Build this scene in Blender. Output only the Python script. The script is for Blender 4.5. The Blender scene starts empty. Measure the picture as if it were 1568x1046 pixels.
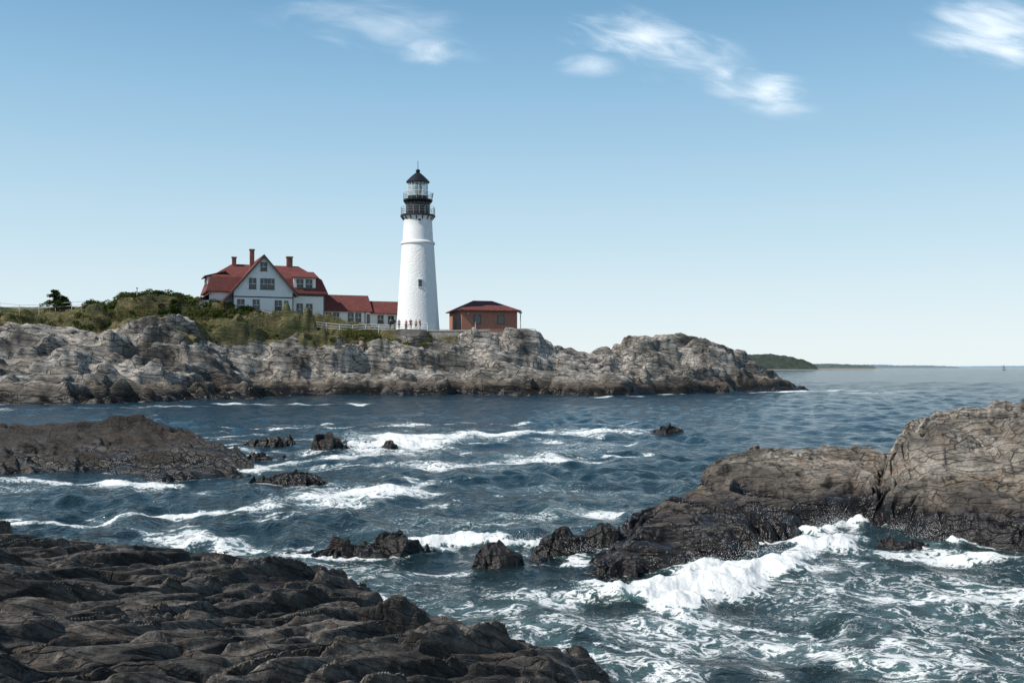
import bpy, bmesh, math, random, numpy as np
from mathutils import Vector, Matrix
rng=np.random.default_rng(7); random.seed(3)
# image pixel coordinates: b is column, e is row, projected to world depth Y
F=1524.; CX=784.; HZ=562.; EYE=4.5
def bx(b,Y): return (b-CX)/F*Y
def bz(e,Y): return EYE+(HZ-e)/F*Y
def wy(e): return EYE*F/(e-HZ)
sc=bpy.context.scene
# ------------------------------------------------------------ noise
def h32(ix,iy,seed):
    h=(ix.astype(np.int64)*374761393+iy.astype(np.int64)*668265263+seed*127412617)&0xFFFFFFFF
    h=((h^(h>>13))*1274126177)&0xFFFFFFFF
    return (h^(h>>16))
_CT=np.cos(np.arange(256)/256*2*np.pi); _ST=np.sin(np.arange(256)/256*2*np.pi)
def perlin(x,y,seed=0):
    x0=np.floor(x); y0=np.floor(y); fx=x-x0; fy=y-y0
    ix=x0.astype(np.int64); iy=y0.astype(np.int64)
    u=fx*fx*fx*(fx*(fx*6-15)+10); v=fy*fy*fy*(fy*(fy*6-15)+10)
    def g(a,b):
        h=h32(ix+a,iy+b,seed)&255
        return _CT[h]*(fx-a)+_ST[h]*(fy-b)
    return ((g(0,0)*(1-u)+g(1,0)*u)*(1-v)+(g(0,1)*(1-u)+g(1,1)*u)*v)*1.5
def fbm(x,y,seed=0,o=4):
    s=0;a=1;t=0
    for i in range(o):
        s=s+a*perlin(x*2**i,y*2**i,seed+i*17); t+=a; a*=.5
    return s/t
def vor(x,y,seed=0,sq=False):
    x0=np.floor(x); y0=np.floor(y); ix=x0.astype(np.int64); iy=y0.astype(np.int64)
    F1=np.full(x.shape,9.);F2=np.full(x.shape,9.);H=np.zeros(x.shape,np.int64);DX=np.zeros(x.shape);DY=np.zeros(x.shape)
    for a in (-1,0,1):
        for b in (-1,0,1):
            h=h32(ix+a,iy+b,seed)
            dx=x-(x0+a+(h&1023)/1024.); dy=y-(y0+b+((h>>10)&1023)/1024.)
            if sq: ax_=np.abs(dx+.35*dy); ay_=np.abs(dy); d=np.maximum(ax_,ay_)*.85+.15*(ax_+ay_)
            else: d=np.sqrt(dx*dx+dy*dy)
            m=d<F1
            F2=np.where(m,F1,np.minimum(F2,d)); F1=np.where(m,d,F1)
            H=np.where(m,h,H); DX=np.where(m,dx,DX); DY=np.where(m,dy,DY)
    return F1,F2,H,DX,DY
def blocks(x,y,seed,tilt=1.0,cr=.0):
    """returns (tilted block height, constant per-block value)"""
    F1,F2,H,DX,DY=vor(x,y,seed,True)
    r0=((H>>3)&255)/255.-.5; r1=((H>>12)&255)/255.-.5; r2=((H>>20)&255)/255.-.5
    v=r0+tilt*(r1*DX+r2*DY)*1.2
    if cr: v=v-cr*(1-np.clip((F2-F1)/.08,0,1))
    return v, r0
def ss(a,b,x):
    t=np.clip((x-a)/(b-a),0,1); return t*t*(3-2*t)
def terr(Z,dip,s,w,sharp=.8,k=.25):
    """bedding ledges: quantise height above a dipping plane"""
    L=(Z+dip+w*s)/s; i=np.floor(L); f=L-i
    return (i+k*f+(1-k)*ss(sharp,1,f))*s-dip-w*s
def saw(u):
    """upturned bedding edge: slow rise, quick drop"""
    f=u-np.floor(u); return np.where(f<.78,f/.78,(1-f)/.22)-.5
def blur(Z,n):
    for _ in range(n):
        P_=np.pad(Z,1,'edge'); Z=(P_[:-2,1:-1]+2*P_[1:-1,1:-1]+P_[2:,1:-1])/4
        P_=np.pad(Z,1,'edge'); Z=(P_[1:-1,:-2]+2*P_[1:-1,1:-1]+P_[1:-1,2:])/4
    return Z
# ------------------------------------------------------------ mesh helpers
def mesh_np(name,V,Q,mat=None,attrs=None,smooth=True,parent=None):
    me=bpy.data.meshes.new(name); n=len(V); k=Q.shape[1]
    me.vertices.add(n); me.vertices.foreach_set('co',np.ascontiguousarray(V,dtype=np.float32).ravel())
    me.loops.add(Q.size); me.loops.foreach_set('vertex_index',Q.ravel().astype(np.int32))
    me.polygons.add(len(Q)); me.polygons.foreach_set('loop_start',(np.arange(len(Q))*k).astype(np.int32))
    me.update(calc_edges=True)
    me.polygons.foreach_set('use_smooth',np.full(len(Q),smooth))
    for an,av in (attrs or {}).items():
        a=me.attributes.new(an,'FLOAT','POINT'); a.data.foreach_set('value',np.ascontiguousarray(av,dtype=np.float32).ravel())
    me.update()
    o=bpy.data.objects.new(name,me); sc.collection.objects.link(o)
    if mat: me.materials.append(mat)
    if parent: o.parent=parent
    return o
def grid_quads(ny,nx):
    idx=np.arange(ny*nx).reshape(ny,nx)
    return np.stack([idx[:-1,:-1],idx[:-1,1:],idx[1:,1:],idx[1:,:-1]],-1).reshape(-1,4)
def compact(V,Q,attrs):
    used=np.zeros(len(V),bool); used[Q.ravel()]=True
    mp=np.cumsum(used)-1
    return V[used],mp[Q],{k:v.ravel()[used] for k,v in attrs.items()}
HG=[]
def reg(x0,y0,d,Z): HG.append((x0,y0,d,Z))
def ground(x,y,only=None):
    x=np.asarray(x,float); y=np.asarray(y,float); out=np.full(x.shape,-4.)
    for (x0,y0,d,Z) in (HG if only is None else [HG[only]]):
        i=(y-y0)/d; j=(x-x0)/d; m=(i>=0)&(j>=0)&(i<Z.shape[0]-1)&(j<Z.shape[1]-1)
        i0=np.clip(i.astype(int),0,Z.shape[0]-2); j0=np.clip(j.astype(int),0,Z.shape[1]-2)
        fi=i-i0; fj=j-j0
        z=(Z[i0,j0]*(1-fj)+Z[i0,j0+1]*fj)*(1-fi)+(Z[i0+1,j0]*(1-fj)+Z[i0+1,j0+1]*fj)*fi
        out=np.where(m,np.maximum(out,z),out)
    return out
def gz(x,y): return float(ground(np.array([x]),np.array([y]),0)[0])
# ------------------------------------------------------------ node helpers
class NT:
    def __init__(s,name):
        s.m=bpy.data.materials.new(name); s.m.use_nodes=True; s.t=s.m.node_tree; s.t.nodes.clear()
        s.out=s.t.nodes.new('ShaderNodeOutputMaterial')
    def n(s,typ,props=None,**inp):
        nd=s.t.nodes.new(typ)
        for k,v in (props or {}).items(): setattr(nd,k,v)
        for k,v in inp.items():
            key=int(k[1:]) if k[0]=='i' and k[1:].isdigit() else k.replace('_',' ')
            s.set(nd.inputs[key],v)
        return nd
    def set(s,sock,v):
        if isinstance(v,bpy.types.NodeSocket): s.t.links.new(v,sock)
        elif isinstance(v,bpy.types.Node): s.t.links.new(v.outputs[0],sock)
        else:
            if isinstance(v,(tuple,list)) and len(v)==3 and sock.type=='RGBA': v=(*v,1)
            sock.default_value=v
    def math(s,op,a,b=0.0,c=None,clamp=False):
        nd=s.t.nodes.new('ShaderNodeMath'); nd.operation=op; nd.use_clamp=clamp
        s.set(nd.inputs[0],a); s.set(nd.inputs[1],b)
        if c is not None: s.set(nd.inputs[2],c)
        return nd.outputs[0]
    def mix(s,f,a,b,bt='MIX'):
        nd=s.t.nodes.new('ShaderNodeMix'); nd.data_type='RGBA'; nd.blend_type=bt
        s.set(nd.inputs[0],f); s.set(nd.inputs[6],a); s.set(nd.inputs[7],b); return nd.outputs[2]
    def rng(s,v,a,b,c=0.,d=1.,smooth=False):
        nd=s.t.nodes.new('ShaderNodeMapRange'); nd.clamp=True
        if smooth: nd.interpolation_type='SMOOTHSTEP'
        for i,x in enumerate((v,a,b,c,d)): s.set(nd.inputs[i],x)
        return nd.outputs[0]
    def noise(s,vec,scale,detail=5,rough=.55,dist=0.):
        return s.n('ShaderNodeTexNoise',None,Vector=vec,Scale=scale,Detail=detail,Roughness=rough,Distortion=dist).outputs[0]
    def map(s,vec,rot=(0,0,0),scale=(1,1,1)):
        a=s.n('ShaderNodeMapping',None,Vector=vec,Rotation=rot)
        return s.n('ShaderNodeMapping',None,Vector=a.outputs[0],Scale=scale).outputs[0]
    def pos(s): return s.n('ShaderNodeNewGeometry').outputs['Position']
    def attr(s,name): return s.n('ShaderNodeAttribute',{'attribute_name':name}).outputs['Fac']
    def fin(s,sh): s.t.links.new(sh if isinstance(sh,bpy.types.NodeSocket) else sh.outputs[0],s.out.inputs[0]); return s.m
def pbr(name,col,rough=.6,noise=.15,nscale=3.,bump=.0,bscale=8.,metal=0.,spec=.5,obj=True):
    t=NT(name); tc=t.n('ShaderNodeTexCoord').outputs['Object']
    n=t.noise(tc,nscale,5)
    c2=tuple(max(0,c*(1-2*noise)) for c in col); c3=tuple(min(1,c*(1+noise*.6)) for c in col)
    c=t.mix(t.rng(n,.3,.7),c2,c3)
    p=t.n('ShaderNodeBsdfPrincipled',None,Base_Color=c,Roughness=rough,Metallic=metal)
    p.inputs['Specular IOR Level'].default_value=spec
    if bump>0:
        b=t.n('ShaderNodeBump',None,Strength=1.0,Distance=bump,Height=t.noise(tc,bscale,6,.6)); t.set(p.inputs['Normal'],b)
    return t.fin(p)
def rockmat(name,strike,dip,dryA,dryB,ochre,wetc,wet_lo,wet_hi,sc_=1.0,ochre_amt=.5,veg=False,bump=.06,darkband=None,wr=.3,patch=.5,spec=.4,crk=.6):
    t=NT(name); P=t.pos()
    rot=(dip,0,-strike)
    S1=t.map(P,rot,(0.3*sc_,2.4*sc_,2.4*sc_)); S2=t.map(P,rot,(.8*sc_,8.*sc_,8.*sc_))
    big=t.noise(P,.28*sc_,6,.6); fine=t.noise(P,5*sc_,8,.7); st=t.noise(S1,1.0,6,.65,.3); st2=t.noise(S2,1.0,5,.6,.2)
    wv=t.n('ShaderNodeTexVoronoi',{'feature':'DISTANCE_TO_EDGE'},Vector=t.n('ShaderNodeVectorMath',{'operation':'ADD'},i0=S1,i1=t.n('ShaderNodeVectorMath',{'operation':'SCALE'},i0=t.n('ShaderNodeTexNoise',None,Vector=P,Scale=1.3*sc_,Detail=4.).outputs[1],Scale=.5).outputs[0]).outputs[0],Scale=1.0).outputs[0]
    crack=t.rng(wv,0.0,.05)
    f=t.math('ADD',t.math('MULTIPLY',st,.5),t.math('MULTIPLY',fine,.5))
    c=t.mix(t.rng(f,.40,.60),dryA,dryB)
    c=t.mix(t.rng(st2,.53,.66,0,.6),c,tuple(x*.4 for x in dryA))
    oc=t.math('MULTIPLY',t.rng(t.noise(P,.7*sc_,6,.7),.52,.68),ochre_amt)
    c=t.mix(oc,c,ochre)
    c=t.mix(t.rng(big,.40,.56,patch,0),c,tuple(x*.45 for x in dryA))
    c=t.mix(t.math('SUBTRACT',1.,t.math('ADD',1-crk,t.math('MULTIPLY',crack,crk))),c,(.012,.01,.008))
    z=t.n('ShaderNodeSeparateXYZ',None,Vector=P).outputs[2]
    zz=t.math('ADD',z,t.math('MULTIPLY',t.math('SUBTRACT',t.noise(P,.35*sc_,5,.6),.5),(wet_hi-wet_lo)*2.2))
    if darkband:
        dr=t.rng(zz,darkband[0],darkband[1]); c=t.mix(dr,t.mix(t.rng(f,.4,.6),tuple(x*.6 for x in darkband[2]),tuple(x*1.5 for x in darkband[2])),c)
    dry=t.rng(zz,wet_lo,wet_hi,smooth=True)
    wc=t.mix(t.rng(f,.38,.62),tuple(x*.5 for x in wetc),tuple(x*1.6 for x in wetc))
    c=t.mix(dry,wc,c)
    if veg:
        va=t.attr('veg'); vg=t.math('ADD',va,t.math('MULTIPLY',t.math('SUBTRACT',fine,.5),.9))
        vc=t.mix(t.rng(t.noise(P,.3,6,.65),.38,.62),(.05,.06,.02),(.15,.125,.055))
        c=t.mix(t.rng(vg,.45,.6),c,vc)
    r=t.rng(dry,0,1,wr,.85)
    h=t.math('ADD',t.math('MULTIPLY',st,.9),t.math('ADD',t.math('MULTIPLY',st2,.6),t.math('ADD',t.math('MULTIPLY',fine,.4),t.math('MULTIPLY',crack,.4))))
    b=t.n('ShaderNodeBump',None,Strength=1.,Distance=bump/sc_*2.5,Height=h)
    p=t.n('ShaderNodeBsdfPrincipled',None,Base_Color=c,Roughness=r,Normal=b)
    p.inputs['Specular IOR Level'].default_value=spec
    return t.fin(p)
# ------------------------------------------------------------ headland
cols={ # image column
 -500:[(112,622),(124,592),(138,552),(150,512),(163,482),(174,470),(210,'15.5')],
 0:[(118,620),(128,592),(140,552),(152,515),(165,484),(175,470),(210,'15.3')],
 150:[(122,618),(134,588),(146,550),(156,512),(166,482),(176,468),(210,'15.4')],
 300:[(137,612),(146,585),(155,550),(163,514),(170,482),(174,466),(210,'14.6')],
 400:[(152,607),(158,582),(163,550),(168,512),(171,484),(174,'13.4'),(210,'13.3')],
 500:[(158,605),(163,578),(167,548),(170,518),(172.5,496),(176,'12.3'),(210,'12.3')],
 620:[(159,605),(164,578),(168,550),(171,526),(173.5,508),(176,'11.1'),(210,'11.0')],
 700:[(164,603),(168,578),(171,548),(173,526),(174.5,'10.2'),(177,'11.0'),(205,'10.5')],
 760:[(160,605),(166,582),(170,556),(172.5,522),(174.5,509),(177,'11.0'),(200,'9')],
 825:[(157,606),(164,586),(170,560),(173.5,525),(176.5,511),(182,'10.3'),(200,'6')],
 850:[(156,606),(164,588),(172,562),(178,538),(182,521),(187,'9.0'),(200,'4')],
 900:[(152,607),(162,590),(172,564),(180,542),(186,527),(192,'7.5'),(205,'1')],
 950:[(158,605),(166,584),(174,562),(182,543),(188,534),(192,'6.3'),(208,'1')],
 968:[(161,604),(168,580),(176,552),(183,530),(188,521),(194,'9'),(212,'1')],
 1000:[(165,603),(171,580),(178,552),(185,528),(190,518),(196,'9.6'),(215,'1')],
 1060:[(170,602),(176,580),(182,556),(188,534),(193,519),(199,'9.2'),(218,'1')],
 1080:[(171,602),(177,580),(183,560),(189,543),(194,530),(200,'7'),(218,'1')],
 1120:[(174,601),(180,582),(186,563),(191,551),(196,542),(202,'5'),(218,'0')],
 1150:[(183,599),(188,586),(193,573),(197,563),(201,556),(206,'4'),(218,'-.5')],
 1195:[(187,598.5),(191,590),(195,582),(199,575),(202,570),(206,'2.0'),(215,'-1')],
 1232:[(188,599),(190,597),(192,595),(195,592),(198,590),(201,'.2'),(206,'-2')],
 1262:[(188,'-3'),(190,'-3'),(192,'-3'),(195,'-3'),(198,'-3'),(201,'-3'),(206,'-3.5')]}
bk=sorted(cols); Yk=[];Zk=[]
for b in bk:
    ys=[cols[b][0][0]-14];zs=[-5.]
    for i,(Y,e) in enumerate(cols[b]):
        ys.append(Y); z=float(e) if isinstance(e,str) else bz(e,Y)
        if i==0 and not isinstance(e,str): z=-.1
        zs.append(z)
    ys.append(ys[-1]+60); zs.append(zs[-1] if zs[-1]>9.5 else -5)
    Yk.append(ys);Zk.append(zs)
Yk=np.array(Yk,float);Zk=np.array(Zk,float);bka=np.array(bk,float)
d=.26; hx=np.arange(-150,72,d); hy=np.arange(98,245,d)
X,Y=np.meshgrid(hx,hy); X=X.copy();Y=Y.copy()
warp=fbm(X/22,Y/22,5,3)*6; warp2=fbm(X/14,Y/14,9,3)*60
keep=ss(166,176,Y)*0.8
B=X/Y*F+CX
Bw=B+warp2*(1-keep)*ss(1270,1180,B); Yw_=Y+warp*(1-keep)
yk=[np.interp(Bw,bka,Yk[:,k]) for k in range(Yk.shape[1])]; zk=[np.interp(Bw,bka,Zk[:,k]) for k in range(Yk.shape[1])]
Z=np.full(X.shape,-5.)
for k in range(len(yk)-1):
    m=(Yw_>=yk[k])&(Yw_<yk[k+1]); t=(Yw_-yk[k])/(yk[k+1]-yk[k]); Z=np.where(m,zk[k]+(zk[k+1]-zk[k])*t,Z)
flat=ss(-4,3,Yw_-yk[6])*ss(835,800,B)          # plateau mask
st=math.radians(12)
al=X*math.cos(st)+Y*math.sin(st); ac=-X*math.sin(st)+Y*math.cos(st)+Z*.9
al=al+fbm(X/12,Y/12,31,2)*3; ac=ac+fbm(X/14,Y/14,37,2)*1.5
rockm=(1-flat)*ss(-5,0,Z); low=ss(4,1,Z)
C1,K1=blocks(al/15,ac/6,1,1.3,0); C2,K2=blocks(al/6+3,ac/2.6,2,1.6,.05); C3,K3=blocks(al/2.4,ac/1.2,3,1.6,.08)
Z1=Z+(C1*3.5+C2*2.3)*rockm*(1-.4*low)*.8
dip=.16*X-.16*Y+fbm(X/20,Y/20,21,3)*2.6
T1=terr(Z1,dip,2.2,K1*1.5,.75,.45); T2=terr(T1,dip*1.3,.8,K2*2.,.6,.6)
Z1=Z1+(T2-Z1)*rockm*.8
Z1+=(C3*.65+fbm(X/1.5,Y/1.5,4,2)*.08+saw((Z*1.1-Y*.35+X*.12)/1.3+K2*2+fbm(X/9,Y/9,66,2)*.6)*.42)*rockm
pad=ss(575,590,B)*ss(665,650,B)*ss(171.6,172.6,Y)*ss(190,180,Y)
Z1=blur(Z1,1)
Z1=Z1*(1-pad)+11.05*pad; Z=Z*(1-pad)+11.05*pad
Dn=blur(Z1-Z,1); Z=Z1+flat*(1-pad)*fbm(X/6,Y/6,12,3)*.2
Yd=Y-Dn*.40; Xd=X+Dn*.10
vY=np.interp(B,[-500,0,150,300,400,500,600,650,700,740],[161,161,160.5,162.5,166.5,168.5,170.3,172,176,260])
veg=ss(-2,2,Y-vY+fbm(X/7,Y/7,40,5)*13)*ss(7.,9.,Z)
veg=np.maximum(veg,flat*ss(760,700,B))
V=np.stack([Xd.ravel(),Yd.ravel(),Z.ravel()],1); Q=grid_quads(*X.shape)
Q=Q[(Z.ravel()[Q]>-2.2).any(1)]
reg(hx[0],hy[0],d,Z)
M_head=rockmat('headland_rock',st,.6,(.14,.127,.113),(.52,.485,.44),(.36,.25,.16),(.014,.011,.009),.9,1.8,sc_=.42,ochre_amt=.35,veg=True,bump=.04,darkband=(1.6,3.2,(.09,.072,.056)),patch=.8,crk=.9)
Vc,Qc,A=compact(V,Q,{'veg':veg})
mesh_np('headland_terrain',Vc,Qc,M_head,A,smooth=False)
# ------------------------------------------------------------ near rocks
def poly_sd(x,y,poly):
    dd=np.full(x.shape,1e9); ins=np.zeros(x.shape,bool); n=len(poly)
    for i in range(n):
        ax,ay=poly[i]; bx_,by_=poly[(i+1)%n]; ex,ey=bx_-ax,by_-ay
        t=np.clip(((x-ax)*ex+(y-ay)*ey)/(ex*ex+ey*ey+1e-12),0,1)
        dd=np.minimum(dd,np.hypot(x-ax-t*ex,y-ay-t*ey))
        c=((ay>y)!=(by_>y))&(x<(ex)*(y-ay)/((by_-ay) if by_!=ay else 1e-9)+ax); ins^=c
    return np.where(ins,dd,-dd)
def idw(x,y,pts):
    num=0;den=0
    for (px,py,pz) in pts:
        w=1/((x-px)**2+(y-py)**2+.3)**1.5; num=num+w*pz; den=den+w
    return num/den
def rock(name,slabs,d,mat,strike,dipm,cell,amp,seed,lat=.2,steps=(.45,.14),ani=3.,pad=1.5,zk_=.8,fine=1.,warp=.2,terw=.8,tilt=1.8,nb=1,sw=(.42,.17,.07,.03)):
    allp=np.array([p for s in slabs for p in s['poly']])
    x0,y0=allp.min(0)-pad; x1,y1=allp.max(0)+pad
    xs=np.arange(x0,x1,d); ys=np.arange(y0,y1,d); X,Y=np.meshgrid(xs,ys)
    al=X*math.cos(strike)+Y*math.sin(strike); ac=-X*math.sin(strike)+Y*math.cos(strike)
    ac0=ac
    al=al+fbm(X/4/cell,Y/4/cell,seed+5,2)*.4*cell; ac=ac+fbm(X/5/cell,Y/5/cell,seed+6,2)*warp*cell
    C0,_=blocks(al/(ani*.7*cell),ac/(1.1*cell),seed+1,.8,.0)
    Z=np.full(X.shape,-9.)
    for i,s in enumerate(slabs):
        sd=poly_sd(X,Y,s['poly'])+fbm(X/s.get('ns',2.),Y/s.get('ns',2.),seed+i,3)*s.get('na',.35)+C0*s.get('na',.35)*1.2
        top=idw(X,Y,s['top']) if isinstance(s['top'],list) else s['top'](X,Y)
        h=np.where(sd>0,top*(1-np.exp(-np.maximum(sd,0)/s.get('r',.5))),sd*s.get('slope',1.2))
        Z=np.maximum(Z,h)
    ac=ac-Z*zk_
    C1,K1=blocks(al/(ani*.9*cell),ac/(.9*cell),seed+1,tilt); C2,K2=blocks(al/(ani*.4*cell)+7,ac/(.36*cell),seed+2,tilt); C3,K3=blocks(al/(ani*.18*cell),ac/(.14*cell),seed+3,tilt)
    up=ss(-1.5,.3,Z)
    Z1=Z+(C1*.6+C2*.34)*amp*cell*up
    dip=-dipm*ac0 if np.isscalar(dipm) else dipm[0]*X+dipm[1]*Y
    dip=dip+fbm(X/4/cell,Y/4/cell,seed+8,2)*.08*cell
    T1=terr(Z1,dip,steps[0],K1*1.6,.7,.4); T2=terr(T1,dip*1.15,steps[1],K2*2.,.55,.5)
    Z2=Z1+(T2-Z1)*up*terw+(C3*.2*cell*amp*fine)*up
    wob=fbm(al/1.5/cell,ac/1.5/cell,seed+20,3)
    rough=np.clip(.65+1.2*fbm(X/1.8/cell,Y/1.8/cell,seed+21,2),.1,1.3)
    Z2+=(saw(ac/sw[0]+K1*5+wob*.5)*sw[2]+saw(ac/sw[1]+K2*5+wob*.8)*sw[3])*up*rough
    Z2=blur(Z2,nb); D=blur(Z2-Z,1)
    X2=X+math.sin(strike)*D*lat; Y2=Y-math.cos(strike)*D*lat
    V=np.stack([X2.ravel(),Y2.ravel(),Z2.ravel()],1); Q=grid_quads(*X.shape); Q=Q[(V[:,2][Q]>-.9).any(1)]
    reg(x0,y0,d,Z2)
    Vc,Qc,A=compact(V,Q,{})
    return mesh_np(name,Vc,Qc,mat,A,smooth=False)
def P(lst): return [(bx(b,Y),Y) for b,Y in lst]
def T(lst): return [(bx(b,Y),Y,z) for b,Y,z in lst]
M_fg=rockmat('foreground_rock_stone',math.radians(48),.7,(.024,.019,.015),(.22,.19,.16),(.13,.068,.033),(.014,.010,.008),.0,1.0,sc_=2.4,ochre_amt=.45,bump=.035,wr=.22,patch=.8,spec=.6)
M_mid=rockmat('dark_wet_rock',math.radians(20),.4,(.014,.011,.010),(.045,.037,.031),(.08,.048,.025),(.010,.008,.007),.1,1.1,sc_=1.2,ochre_amt=.3,bump=.045,wr=.25,patch=.6,spec=.5)
M_right=rockmat('ledge_rock_stone',math.radians(-12),.5,(.10,.087,.073),(.39,.35,.30),(.22,.12,.055),(.012,.010,.010),.6,.95,sc_=1.7,ochre_amt=.6,bump=.045,darkband=(.7,1.4,(.055,.042,.034)),wr=.2,patch=.8,spec=.55,crk=.85)
rock('foreground_rock',[dict(poly=[(-22,25),(-14,24),(-9,23),(-6,22),(-4.2,21),(-2.8,19.2),(-1.6,17.4),(-.8,16),(-.6,15.3),(.7,14.5),(1.5,13.5),(2.5,11),(3,5),(3,-4),(-22,-4)],
   top=lambda x,y:2.38-.088*x-.118*y+fbm(x/4,y/4,3,2)*.25,r=.6,na=.4)],.028,M_fg,math.radians(48),.45,1.0,.62,11,steps=(.34,.12),ani=5.,zk_=.3,fine=1.1,warp=.12,sw=(.46,.19,.10,.045))
rock('ledge_rock',[
  dict(poly=P([(905,20.6),(960,20.8),(1050,21.8),(1120,23.5),(1200,25.5),(1290,27.3),(1300,34),(1150,34),(1050,31),(980,28.5),(920,24.5)]),top=T([(1000,26.5,.92),(950,23,.5),(1100,28,.82),(1180,28,.55),(1050,23.5,.48),(1270,28,.28)]),r=.5,na=.3),
  dict(poly=P([(1060,30),(1150,29),(1290,28.5),(1350,28.5),(1370,37),(1150,37),(1072,34)]),top=T([(1080,31,.95),(1150,30,.95),(1150,33.5,1.4),(1250,30,1.0),(1250,34,1.4),(1340,30,1.1),(1340,33.5,1.35)]),r=.18,na=.2,slope=2.5),
  dict(poly=P([(1330,28.3),(1400,26),(1500,24.8),(1568,24),(1700,23),(2000,23),(2200,30),(2000,40),(1568,38),(1370,35),(1347,31)]),top=T([(1370,29.0,1.1),(1420,27,.85),(1568,25.5,.8),(1450,28.2,1.15),(1560,27.6,1.2),(1568,27,1.05),(1375,31,2.4),(1450,30.6,2.75),(1568,30.2,2.85),(1480,32,2.8),(1568,33,2.8),(1700,31,2.9),(1700,26,1.2),(1900,30,3.),(1568,36,2.8)]),r=.25,na=.25,slope=2.5)],
  .036,M_right,math.radians(-10),(.10,-.10),1.4,.5,51,lat=.25,steps=(.55,.2),ani=2.2,zk_=1.2,fine=1.,tilt=1.5,sw=(.7,.26,.13,.055))
rock('shore_rock',[dict(poly=P([(-300,41),(0,41.3),(150,42.8),(240,39),(300,40),(375,41),(388,44),(350,50),(315,56),(250,60),(120,62),(0,60),(-400,60)]),
  top=T([(240,53,1.4),(60,53,1.0),(120,55,1.15),(310,51,.85),(355,45,.4),(100,45,.5),(200,44,.6),(0,46,.55),(300,45,.65),(-200,50,1.2)]),r=.8,na=.7,ns=4)],.07,M_mid,math.radians(-20),.3,2.4,.36,71,steps=(.42,.15),zk_=1.,ani=3.5,sw=(1.1,.45,.22,.09))
def small(b,Y,w,z,seed,depth=.8,mat=M_mid,cell=.8,amp=.5):
    x0=bx(b,Y); r=w/F*Y/2; dp=r*depth
    pl=[(x0+r*math.cos(a)*(1+.25*math.sin(3*a+seed)),Y+dp+dp*math.sin(a)*(1+.2*math.cos(2*a+seed))) for a in np.linspace(0,2*math.pi,11)[:-1]]
    sgn=1 if seed%2 else -1
    rock('sea_rock',[dict(poly=pl,top=[(x0+sgn*r*.3,Y+dp,z),(x0-sgn*r*.6,Y+dp,z*.55),(x0,Y+.3*dp,z*.6)],r=r*.3,na=r*.22,ns=r)],max(.02,r/60),mat,math.radians(-20+9*seed),.35*sgn,max(.45,r*.8),amp,200+seed*10,pad=.5*r+.3,steps=(max(.2,z*.4),max(.09,z*.15)),ani=1.8,zk_=1.,fine=.6,sw=(.5*max(.4,r*.5),.2*max(.4,r*.5),.07*r,.03*r))
for i,(b,Yv,w,z,dp) in enumerate([(405,56,75,.85,.6),(500,52.7,62,1.3,.8),(440,37.9,105,.4,.6),(597,53.6,26,.75,.8),(1028,67,46,.6,.7),(402,48,60,.4,.6),
      (495,23.2,150,.42,.5),(603,23.8,100,.8,.7),(762,22.3,72,.85,.8),(862,23.8,90,.8,.8),(930,24.7,80,.95,.7),(815,22.9,80,.3,.6),(550,56,60,.2,.5),(1390,24.6,90,.35,.5)]):
    small(b,Yv,w,z,i+1,dp)
# ------------------------------------------------------------ sea
ang=np.concatenate([np.linspace(-80,-31,60)[:-1],np.linspace(-31,31,1080),np.linspace(31,80,60)[1:]])
tan=np.radians(ang)
r=[3.];
while r[-1]<60000:
    rr=r[-1]; r.append(rr*(1.03 if rr<9 else 1.0056 if rr<330 else 1.03 if rr<3000 else 1.12))
r=np.array(r); R,A_=np.meshgrid(r,tan,indexing='ij')
SX=R*np.sin(A_); SY=R*np.cos(A_)
foam=np.zeros(SX.shape); lift=np.zeros(SX.shape)
near=R<420
def stroke_w(pw,w,I,l=0.):
    pw_=np.array(pw)
    r_lo=max(0,np.searchsorted(r,max(3,np.hypot(*pw_.T).min()-3*w))-1); r_hi=min(len(r),np.searchsorted(r,np.hypot(*pw_.T).max()+3*w)+1)
    sl=slice(r_lo,r_hi); sx_=SX[sl];sy_=SY[sl]
    m=(sx_>pw_[:,0].min()-3*w)&(sx_<pw_[:,0].max()+3*w)&(sy_>pw_[:,1].min()-3*w)&(sy_<pw_[:,1].max()+3*w)
    if not m.any(): return
    x_=sx_[m];y_=sy_[m];dd=np.full(x_.shape,1e9)
    x=x_+fbm(x_/(w*2.5),y_/(w*2.5),77,4)*w*1.7; y=y_+fbm(x_/(w*2.5)+9,y_/(w*2.5),78,4)*w*1.7
    for (a,b),(c,e) in zip(pw[:-1],pw[1:]):
        ex,ey=c-a,e-b; t=np.clip(((x-a)*ex+(y-b)*ey)/(ex*ex+ey*ey+1e-9),0,1); dd=np.minimum(dd,np.hypot(x-a-t*ex,y-b-t*ey))
    brk=np.clip(.88+.75*fbm(x_/(w*3),y_/(w*3),79,3),.35,1.15)
    f_=foam[sl]; f_[m]=np.maximum(f_[m],np.exp(-(dd/w)**2*1.2)*I*brk)
    if l: l_=lift[sl]; l_[m]=np.maximum(l_[m],np.exp(-(dd/w)**2*2)*l*brk)
def stroke(pts,w,I,l=0.): stroke_w([(bx(b,wy(e)),wy(e)) for b,e in pts],w,I,l)
stroke([(640,668),(700,668),(760,668),(860,662),(980,665)],2.8,1.1,.12)
stroke([(600,660),(680,690),(800,688),(900,680)],5,.66)
stroke([(680,716),(780,700),(880,706)],2.6,.95)
stroke([(560,690),(640,700),(760,720)],2.5,.64)
stroke([(0,793),(60,797),(120,799),(240,790),(300,786),(380,785)],.8,1.15,.05)
stroke([(370,786),(430,776),(500,765),(600,750)],1.6,1.25,.08)
stroke([(480,760),(600,740)],2.8,.84)
stroke([(0,735),(60,738),(130,735),(240,740)],1.1,1.15,.08)
stroke([(0,748),(240,755),(380,748)],2.5,.64)
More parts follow.
